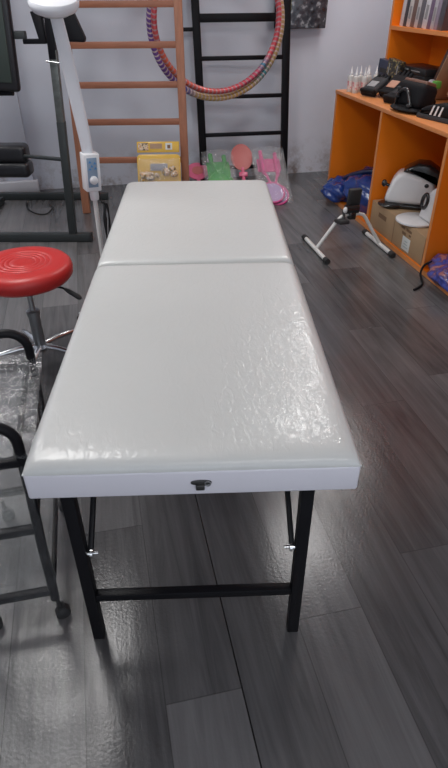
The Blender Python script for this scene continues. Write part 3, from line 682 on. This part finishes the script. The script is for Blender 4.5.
def racket_set(name, label, base, yaw, ang, body, face, length=0.55):
    T = thing(name, label, 'toy set', M4=lean_frame(base, yaw, ang))
    for s in (-1, 1):
        r = MB(); r.tube([(0.018*s+0.094*math.cos(a), 0.012*s, 0.125+0.115*math.sin(a)) for a in [2*PI*k/30 for k in range(30)]], 0.009, 10, closed=True)
        r.tube([(0.018*s, 0.012*s, 0.225), (0.045*s, 0.012*s, 0.33), (0.06*s, 0.012*s, 0.36)], [0.010, 0.012, 0.013], 10)
        r.tube([(0.06*s, 0.012*s, 0.36), (0.062*s, 0.012*s, 0.44), (0.065*s, 0.012*s, length-0.03)], [0.019, 0.021, 0.017], 12)
        ro = r.build('toy_racket', body, T)
        MB().prism([(0.018*s+0.086*math.cos(2*PI*k/24), 0.125+0.108*math.sin(2*PI*k/24)) for k in range(24)], 0.004, (0, 0.012*s-0.002, 0)).build('racket_face', face, ro)
    cd_ = MB().prism(rrect(0.20, 0.16, 0.015, z0=length-0.24), 0.006, (0, 0.026, 0)).build('insert_card', body, T)
    MB().sheet(lambda u, v: V((-0.135+0.27*u, -0.022-0.018*math.sin(PI*u)+0.9*wr(u, v, 2.2), 0.0+length*v)), 24, 36).build('clear_bag', M['bagfilm'], T, angle=180)
    MB().sheet(lambda u, v: V((-0.135+0.27*u, 0.033+0.4*wr(u, v, 4), 0.0+length*v)), 16, 20).build('clear_bag', M['bagfilm'], T, angle=180)
    return T
racket_set('toy_racket_set', 'bagged pink toy rackets with lilac faces by the black ladder foot', (1.405, 4.450, 0.012), 0.12, 1.13, M['hotpink'], M['lilac'], 0.66)
racket_set('toy_racket_set', 'bagged green toy rackets behind the table end', (1.035, 4.78, 0.012), 0.05, 1.0, M['green'], M['green'], 0.47)

# ------------------------------------------------------------------ orange cabinet
CX, CD, CH = 1.890, 0.74, 0.813
CYS = [4.590, 3.790, 2.960, 2.130, 1.300]
T = thing('open_cabinet', 'long low orange open cabinet along the right wall', 'cabinet', (CX+CD/2, 2.95, 0))
TH = 0.024
for i, y in enumerate(CYS):
    nm = 'side_panel' if i in (0, len(CYS)-1) else 'divider'
    pz = MB().box((CX+CD/2, y, (CH-TH)/2), (CD, TH, CH-TH)).build(nm, M['orange'], T, world=True)
    MB().box((CX-0.001, y, (CH-TH)/2), (0.003, TH+0.001, CH-TH)).build('edge_band', M['orange_edge'], pz, world=True)
tp = MB().box((CX+CD/2-0.004, (CYS[0]+CYS[-1])/2, CH-TH/2), (CD+0.008, CYS[0]-CYS[-1]+TH, TH), bev=0.0015).build('worktop', M['orange_edge'], T, world=True)
for a, b in zip(CYS, CYS[1:]):
    bt = MB().box((CX+CD/2, (a+b)/2, 0.016), (CD-0.01, a-b-TH, 0.030)).build('bottom_board', M['orange'], T, world=True)
    MB().box((CX-0.0005, (a+b)/2, 0.016), (0.003, a-b-TH, 0.030)).build('edge_band', M['orange_edge'], bt, world=True)
    MB().box((CX+CD-0.006, (a+b)/2, 0.41), (0.01, a-b-TH, 0.76)).build('back_panel', M['orange'], T, world=True)
BX, BD = 2.262, 0.365
T = thing('bookcase', 'orange bookcase standing on the back of the low cabinet', 'bookcase', (BX+BD/2, 3.8, CH))
for y, nm in ((4.590, 'side_panel'), (2.960, 'side_panel')):
    pz = MB().box((BX+BD/2, y, CH+0.70), (BD, TH, 1.40)).build(nm, M['orange'], T, world=True)
    MB().box((BX-0.001, y, CH+0.70), (0.003, TH+0.001, 1.40)).build('edge_band', M['orange_edge'], pz, world=True)
for z in (1.214, 1.62, 2.20):
    sh = MB().box((BX+BD/2, 3.775, z), (BD-0.004, 1.63-TH, TH)).build('shelf', M['orange'], T, world=True)
    MB().box((BX, 3.775, z), (0.003, 1.63-TH, TH)).build('edge_band', M['orange_edge'], sh, world=True)
MB().box((BX+BD-0.006, 3.775, CH+0.70), (0.01, 1.63-TH, 1.38)).build('back_panel', M['orange'], T, world=True)

# books on the upper shelf
bcols = [((0.62, 0.60, 0.62), 'white'), ((0.05, 0.055, 0.07), 'black'), ((0.60, 0.57, 0.55), 'cream'), ((0.17, 0.11, 0.095), 'brown'), ((0.55, 0.53, 0.54), 'pale grey'),
         ((0.13, 0.13, 0.15), 'dark grey'), ((0.66, 0.65, 0.68), 'bright white'), ((0.17, 0.12, 0.20), 'dark mauve'), ((0.48, 0.46, 0.50), 'silver grey'), ((0.30, 0.26, 0.34), 'lilac grey'), ((0.08, 0.08, 0.10), 'charcoal')]
places = ['nearest the far side panel', 'second from the far side panel', 'third from the far side panel', 'fourth from the far side panel', 'fifth from the far side panel', 'sixth from the far side panel',
          'seventh from the far side panel', 'eighth from the far side panel', 'ninth from the far side panel', 'tenth from the far side panel', 'last seen before the picture edge']
y = 4.515
rb = random.Random(11)
for i, (c, nm) in enumerate(bcols):
    th = rb.uniform(0.040, 0.062) if i != 1 else 0.044
    h = rb.uniform(0.24, 0.29); d = rb.uniform(0.19, 0.215)
    mt = mat('book_cover_'+nm.replace(' ', '_'), c, 0.45, var=0.22, scale=35, coat=0.2)
    T = thing('book', f'{nm} book on the upper shelf, {places[i]}', 'book', M4=Matrix.Translation(V((BX+0.03, y-th/2, 1.2265))) @ Matrix.Rotation(math.radians(7.0), 4, 'X'), group='books on the upper shelf')
    b = MB(); b.box((d/2, th/2-0.002, h/2), (d, 0.004, h)); b.box((d/2, -th/2+0.002, h/2), (d, 0.004, h)); b.box((0.002, 0, h/2), (0.005, th, h), bev=0.0015)
    b.build('cover', mt, T)
    MB().box((d/2+0.002, 0, h/2), (d-0.012, th-0.010, h-0.008)).build('page_block', M['label'], T)
    if i in (2, 4, 6, 8):
        MB().box((-0.001, 0.0, h*0.35), (0.002, th*0.5, h*0.30)).build('spine_print', M['textgrey'], T)
    y -= th + 0.004

# squeeze bottles at the far corner of the worktop
bl = thing('squeeze_bottle', 'white nozzle bottle at the far front corner of the worktop', 'bottle', (1.945, 4.475, CH), 0, 'squeeze bottles on the worktop')
MB().lathe([(0, 0), (0.022, 0), (0.024, 0.004), (0.024, 0.095), (0.020, 0.108), (0.010, 0.114), (0.010, 0.12), (0, 0.12)], seg=20).build('bottle_body', M['bottle'], bl)
MB().lathe([(0, 0.117), (0.011, 0.117), (0.011, 0.128), (0.006, 0.134), (0.0025, 0.172), (0, 0.172)], seg=14).build('nozzle', M['white'], bl)
MB().lathe([(0.0245, 0.02), (0.0247, 0.02), (0.0247, 0.075), (0.0245, 0.075)], seg=20).build('bottle_label', M['redlabel'], bl)
for (bx_, by_, lb) in ((1.955, 4.405, 'white nozzle bottle second along the front edge of the worktop'), (2.005, 4.445, 'white nozzle bottle in the middle of the cluster, behind the front two'),
                       (2.010, 4.375, 'white nozzle bottle with red label nearest the glove packs'), (2.060, 4.420, 'white nozzle bottle behind the middle of the bottle cluster'),
                       (2.080, 4.480, 'white nozzle bottle at the rear left of the bottle cluster'), (2.130, 4.445, 'rearmost white nozzle bottle, nearest the dark blue box')):
    dup(bl, (bx_, by_, CH), label=lb)

# cartons standing behind the bottles
def carton(name, label, cat, M4, d, body, lines, pm, group=None, bev=0.003):
    T = thing(name, label, cat, M4=M4, group=group)
    MB().box((0, 0, d[2]/2), d, bev=bev).build('carton', body, T)
    if lines:
        for (cx, cy, cz, sx, sy, sz) in lines: MB().box((cx, cy, cz), (sx, sy, sz)).build('printed_line', pm, T)
    return T
def TM(loc, rz=0, rx=0, ry=0): return Matrix.Translation(V(loc)) @ Euler((rx, ry, rz)).to_matrix().to_4x4()
carton('product_box', 'dark blue box leaning behind the white bottles', 'box', TM((2.225, 4.515, CH+0.002), 0.25, 0.10), (0.045, 0.135, 0.20), M['boxnavy'], [(-0.0235, 0.0, 0.13, 0.002, 0.08, 0.03), (-0.0235, 0.0, 0.05, 0.002, 0.09, 0.012)], M['glovegrey'])
carton('product_box', 'black box with gold print standing beside the dark blue box', 'box', TM((2.215, 4.345, CH+0.002), 0.15, 0.12), (0.045, 0.15, 0.215), M['boxgold'], [(-0.0235, -0.05, 0.11, 0.002, 0.012, 0.16), (-0.0235, 0.05, 0.11, 0.002, 0.010, 0.15)], M['textgrey'])
for i, lb in enumerate(('flat black box at the bottom of the stack', 'flat black box second up in the stack', 'flat black box third up in the stack', 'flat black box on top of the stack')):
    carton('flat_box', lb + ' behind the brown-topped pad', 'box', TM((2.375, 4.20+0.004*(i % 2), CH+0.001+0.0455*i), 0.03*(i % 2)), (0.20, 0.38, 0.045), M['boxblack'],
           [(-0.1005, 0.09, 0.026, 0.002, 0.10, 0.010), (-0.1005, -0.06, 0.024, 0.002, 0.12, 0.006)], M['textgrey'], 'black boxes stacked on the worktop')

# glove packs
def glove(label, M4, w, h, body, extra):
    T = thing('glove_pack', label, 'gloves', M4=M4, group='glove packs on the worktop')
    MB().box((0, 0, h/2), (0.045, w, h), bev=0.018, seg=4).build('palm', body, T)
    for k in range(4):
        f = MB(); yk = -w/2+0.018+k*(w-0.036)/3
        f.tube([(0, yk, h*0.86), (-0.004, yk, h*1.06), (-0.010, yk, h*(1.16+0.05*(k in (1, 2))))], [0.015, 0.015, 0.010], 10)
        f.build('finger', M['gloveblack'], T)
    MB().box((-0.024, 0, h*0.45), (0.006, w*0.55, h*0.36), bev=0.003).build('logo_patch', extra, T)
    MB().box((0, 0, 0.012), (0.05, w*1.02, 0.024), bev=0.006).build('cuff', M['gloveblack'], T)
glove('grey and black glove lying nearest the white bottles', TM((1.965, 4.215, CH+0.024), 0.35, 0, 1.05), 0.135, 0.16, M['glovegrey'], M['textgrey'])
glove('black glove pack in the middle, with a tan picture', TM((2.055, 4.095, CH+0.024), 0.30, 0, 0.95), 0.15, 0.18, M['gloveblack'], M['skin'])
glove('black glove with grey patch leaning next to the brown-topped pad', TM((1.985, 3.885, CH+0.024), 0.25, 0, 1.22), 0.15, 0.18, M['gloveblack'], M['glovegrey'])

# padded punch mitt
T = thing('punch_pad', 'black padded mitt with brown top on the worktop edge', 'sports pad', (2.005, 3.615, CH), 0.12)
MB().box((0.01, 0, 0.090), (0.13, 0.27, 0.145), Matrix.Rotation(0.25, 3, 'Y'), bev=0.036, seg=6).build('body', M['gloveblack'], T)
MB().box((0.030, 0.0, 0.158), (0.085, 0.235, 0.030), Matrix.Rotation(0.25, 3, 'Y'), bev=0.014, seg=4).build('top_panel', M['brownpad'], T)
MB().ell((-0.015, 0, 0.020), (0.105, 0.160, 0.020)).build('base_rim', M['gloveblack'], T)
st = MB(); st.tube(smooth([(-0.055, 0.10, 0.035), (-0.075, 0.05, 0.105), (-0.068, -0.02, 0.125), (-0.07, -0.08, 0.04)], 6), 0.012, 10); st.build('strap', M['blackplastic'], T)
st = MB()
for (yy, zz) in ((0.08, 0.125), (0.07, 0.085), (-0.07, 0.045)): st.ell((-0.068+0.25*(zz-0.1), yy, zz), (0.012, 0.018, 0.012))
st.build('rivets', M['glovegrey'], T)

# leaning board, beige carton, grey pouch, shoe
T = thing('picture_board', 'dark brown framed board leaning inside the bookcase', 'board', TM((2.40, 3.88, CH)).translation, 0)
Rb = Matrix.Rotation(math.radians(30), 3, 'X')
def rbp(x, y, z): return Rb @ V((x, y, z)) + V((0, 0.10, 0.012))
MB().box(rbp(0.02, 0, 0.19), (0.24, 0.034, 0.38), Rb, bev=0.004).build('frame', M['beige'], T)
MB().box(rbp(0.015, 0.018, 0.19), (0.215, 0.006, 0.34), Rb).build('panel', M['brownboard'], T)
MB().box(rbp(-0.101, 0, 0.20), (0.004, 0.022, 0.30), Rb).build('edge_panel', M['brownboard'], T)
carton('storage_box', 'tall beige box beside the leaning brown board', 'box', TM((2.42, 3.70, CH+0.045), 0.05, 0.40), (0.22, 0.11, 0.30), M['beige'], [(-0.111, 0.0, 0.08, 0.002, 0.10, 0.04)], M['greenlime'])
T = thing('product_pouch', 'small grey pouch with green label before the beige box', 'pouch', (2.225, 3.80, CH), 0.1)
MB().box((0, 0, 0.085), (0.05, 0.085, 0.12), Matrix.Rotation(0.3, 3, 'X'), bev=0.018, seg=4).build('pouch_body', M['greypouch'], T)
MB().box((0.0, -0.045, 0.125), (0.045, 0.05, 0.045), bev=0.008).build('green_top', M['greenlime'], T)
MB().box((0, 0.01, 0.016), (0.06, 0.09, 0.032), bev=0.006).build('black_base', M['gloveblack'], T)
T = thing('sports_shoe', 'black shoe with white stripes at the worktop edge', 'shoe', (2.02, 3.30, CH), 0.0)
up_ = [(-0.14, 0.02), (-0.14, 0.045), (-0.10, 0.065), (-0.03, 0.085), (0.03, 0.10), (0.07, 0.095), (0.12, 0.10), (0.135, 0.08), (0.135, 0.02)]
Rs = Matrix.Rotation(-PI/2+0.25, 3, 'Z')
MB().prism(up_, 0.085, R=Rs, bev=0.022, seg=4).build('upper', M['gloveblack'], T)
MB().prism([(-0.148, 0.0), (-0.15, 0.02), (-0.14, 0.026), (0.135, 0.026), (0.142, 0.0)], 0.094, R=Rs, bev=0.006).build('sole', M['glovegrey'], T)
stp = MB()
for k in range(3):
    x0 = -0.045+0.035*k
    stp.prism([(x0, 0.028), (x0+0.014, 0.028), (x0+0.034, 0.080), (x0+0.022, 0.080)], 0.0875, R=Rs)
stp.build('side_stripes', M['white'], T)

# ------------------------------------------------------------------ inside the compartments
ZB = 0.031
def lump(c, r, R=None, k=0.0, amp=0.10):
    c = V(c)
    def fn(p):
        a = 1 + amp*math.sin(7*p.x+3*p.y+k) + amp*0.8*math.sin(9*p.y-5*p.z+2*k) + amp*0.5*math.sin(17*p.x+13*p.z)
        q = p*a
        if q.z < -0.72: q.z = -0.72
        return q
    return MB().ell(c, r, R, 48, fn)
T = thing('gear_bag', 'shiny blue bag slumped in the farthest cabinet compartment', 'bag', (2.12, 4.21, ZB))
lump((0.02, -0.06, 0.115), (0.26, 0.30, 0.160), k=0.5, amp=0.07).build('bag_body', M['bluebag'], T, angle=180)
lump((-0.16, 0.20, 0.070), (0.17, 0.155, 0.095), k=1.9, amp=0.09).build('bag_end', M['bluebag'], T, angle=180)
hb = MB(); hb.tube(smooth([(-0.17, 0.20, 0.16), (-0.14, 0.10, 0.215), (-0.06, -0.02, 0.265), (0.02, -0.14, 0.265), (0.08, -0.22, 0.235)], 6), 0.020, 10); hb.build('bag_handle', M['navybag'], T)
T = thing('carton_box', 'large brown cardboard box with white label in the middle compartment', 'box', (2.122, 3.385, ZB))
cbx = MB().box((0, 0, 0.0925), (0.44, 0.765, 0.185), bev=0.004).build('carton', M['card'], T)
MB().box((-0.2205, -0.165, 0.060), (0.002, 0.10, 0.085), bev=0.0005).build('shipping_label', M['label'], T)
pr_ = MB()
for k in range(3): pr_.box((-0.2222, -0.165, 0.040+0.018*k), (0.001, 0.06-0.012*k, 0.006))
pr_.build('label_print', M['labelprint'], T)
MB().box((-0.2205, 0.02, 0.0925), (0.0015, 0.004, 0.18)).build('box_seam', M['cardprint'], T)
pr_ = MB()
for (yy, zz, s1, s2) in ((-0.10, 0.150, 0.05, 0.016), (-0.18, 0.150, 0.07, 0.016), (-0.12, 0.118, 0.05, 0.018), (-0.20, 0.125, 0.03, 0.012), (0.20, 0.12, 0.12, 0.03)): MB().box((-0.2204, yy, zz), (0.001, s1, s2)).build('printed_line', M['cardprint'], T)
ZC = ZB + 0.186
# white machine with black cover
T = thing('exercise_machine', 'white machine housing with black top cover on the cardboard box', 'fitness device', (2.075, 3.575, ZC), 2.62)
Ry = Matrix.Rotation(PI/2, 3, 'Z')            # local X of the profile runs along world +y
body = [(0.165, 0.030), (0.178, 0.065), (0.135, 0.185), (0.100, 0.232), (0.060, 0.238), (-0.06, 0.215), (-0.155, 0.180), (-0.185, 0.100), (-0.165, 0.030)]
MB().prism([(x*0.92, z) for x, z in body], 0.165, bev=0.030, seg=5).build('housing', M['white'], T)
cov = [(0.095, 0.236), (0.055, 0.268), (-0.01, 0.298), (-0.09, 0.296), (-0.16, 0.258), (-0.205, 0.190), (-0.195, 0.120), (-0.165, 0.150), (-0.13, 0.205), (-0.05, 0.228), (0.03, 0.240)]
MB().prism([(x*0.92-0.012, z) for x, z in cov], 0.158, bev=0.020, seg=4).build('top_cover', M['blackplastic'], T)
MB().ell((-0.095, 0.081, 0.165), (0.015, 0.006, 0.013)).build('vent', M['blackplastic'], T)
fb = MB(); fb.box((0.0, 0.0, 0.016), (0.34, 0.17, 0.032), bev=0.012, seg=3); fb.ell((0.12, 0.045, 0.020), (0.085, 0.075, 0.020)); fb.build('foot_base', M['blackplastic'], T)
kn = MB(); kn.cyl((0.135, 0, 0.125), (0.175, 0, 0.140), 0.010); kn.ell((0.180, 0, 0.143), (0.018, 0.022, 0.024)); kn.build('tension_knob', M['blackplastic'], T)
# second white device with disc
T = thing('exercise_machine', 'white cone-shaped machine with round disc foot and black ring', 'fitness device', (1.998, 3.205, ZC))
MB().lathe([(0, 0.0), (0.115, 0.0), (0.130, 0.006), (0.130, 0.016), (0.118, 0.022), (0, 0.024)], (-0.02, 0.07, 0), seg=48).build('disc_foot', M['white'], T)
cone = [(0.09, 0.024), (0.055, 0.12), (0.0, 0.215), (-0.05, 0.25), (-0.085, 0.23), (-0.085, 0.024)]
MB().prism(cone, 0.12, (0.05, 0, 0), Ry, bev=0.026, seg=5).build('housing', M['white'], T)
rg = MB(); Rr = Matrix.Rotation(0.9, 3, 'X') 
rg.tube([V((-0.014, 0.020+0.030*math.cos(a)-0.25*0.045*math.sin(a), 0.145+0.045*math.sin(a))) for a in [2*PI*k/28 for k in range(28)]], 0.011, 10, closed=True)
rg.build('ring_handle', M['blackplastic'], T)
T = thing('printed_bag', 'blue and purple patterned bag in the nearest visible compartment', 'bag', (2.03, 2.715, ZB))
lump((0.0, 0.0, 0.056), (0.20, 0.245, 0.082), k=2.6, amp=0.08).build('bag_body', M['purplebag'], T, angle=180)
MB().tube(smooth([(-0.05, 0.14, 0.120), (-0.02, 0.02, 0.143), (0.0, -0.12, 0.134)], 6), 0.010, 8).build('zip_rim', M['navybag'], T)
sp_ = MB(); sp_.tube(smooth([(-0.10, 0.19, 0.07), (-0.150, 0.205, 0.045), (-0.172, 0.20, 0.0), (-0.185, 0.16, -0.022), (-0.21, 0.10, -0.0235), (-0.25, 0.06, -0.0235), (-0.30, 0.03, -0.0235)], 7), 0.0070, 8)
sp_.build('hanging_strap', M['gloveblack'], T)

# ------------------------------------------------------------------ mini pedal exerciser
T = thing('pedal_exerciser', 'white tube mini pedal bike standing on the floor before the cabinet', 'pedal exerciser', (1.60, 3.45, 0))
for x in (1.377, 1.832):
    fbr = MB().tube([(x, 3.235, 0.017), (x, 3.68, 0.017)], 0.0140, 14).build('floor_bar', M['whitetube'], T, world=True)
    for y0_, y1_ in ((3.225, 3.270), (3.645, 3.690)):
        MB().tube([(x, y0_, 0.0175), (x, y1_, 0.0175)], 0.0185, 14).build('end_cap', M['rubber'], fbr, world=True)
fr_ = [(1.377, 3.44, 0.025), (1.43, 3.44, 0.10), (1.505, 3.44, 0.205), (1.53, 3.44, 0.228), (1.565, 3.44, 0.240), (1.655, 3.44, 0.240), (1.685, 3.44, 0.230), (1.710, 3.44, 0.200), (1.78, 3.44, 0.095), (1.832, 3.44, 0.025)]
MB().tube(fr_, 0.0115, 14).build('frame', M['whitetube'], T, world=True)
hub = MB(); hub.cyl((1.555, 3.44, 0.275), (1.640, 3.44, 0.275), 0.030); hub.box((1.60, 3.44, 0.235), (0.05, 0.05, 0.05), bev=0.008); ho = hub.build('crank_hub', M['blackplastic'], T, world=True)
MB().ell((1.548, 3.425, 0.275), (0.016, 0.016, 0.020)).build('crank_cap', M['white'], T, world=True)
cr_ = MB(); cr_.bar((1.645, 3.44, 0.275), (1.645, 3.47, 0.36), 0.016, 0.010); cr_.bar((1.540, 3.44, 0.275), (1.540, 3.41, 0.215), 0.016, 0.010); cr_.build('crank', M['darkmetal'], T, world=True)
for (c, a) in (((1.612, 3.455, 0.345), 0.25), ((1.520, 3.40, 0.212), -0.3)):
    pd = MB(); pd.box(c, (0.085, 0.034, 0.115) if a > 0 else (0.07, 0.10, 0.026), Matrix.Rotation(a*0.5, 3, 'X'), bev=0.008, seg=3)
    po = pd.build('pedal', M['rubber'], T, world=True)
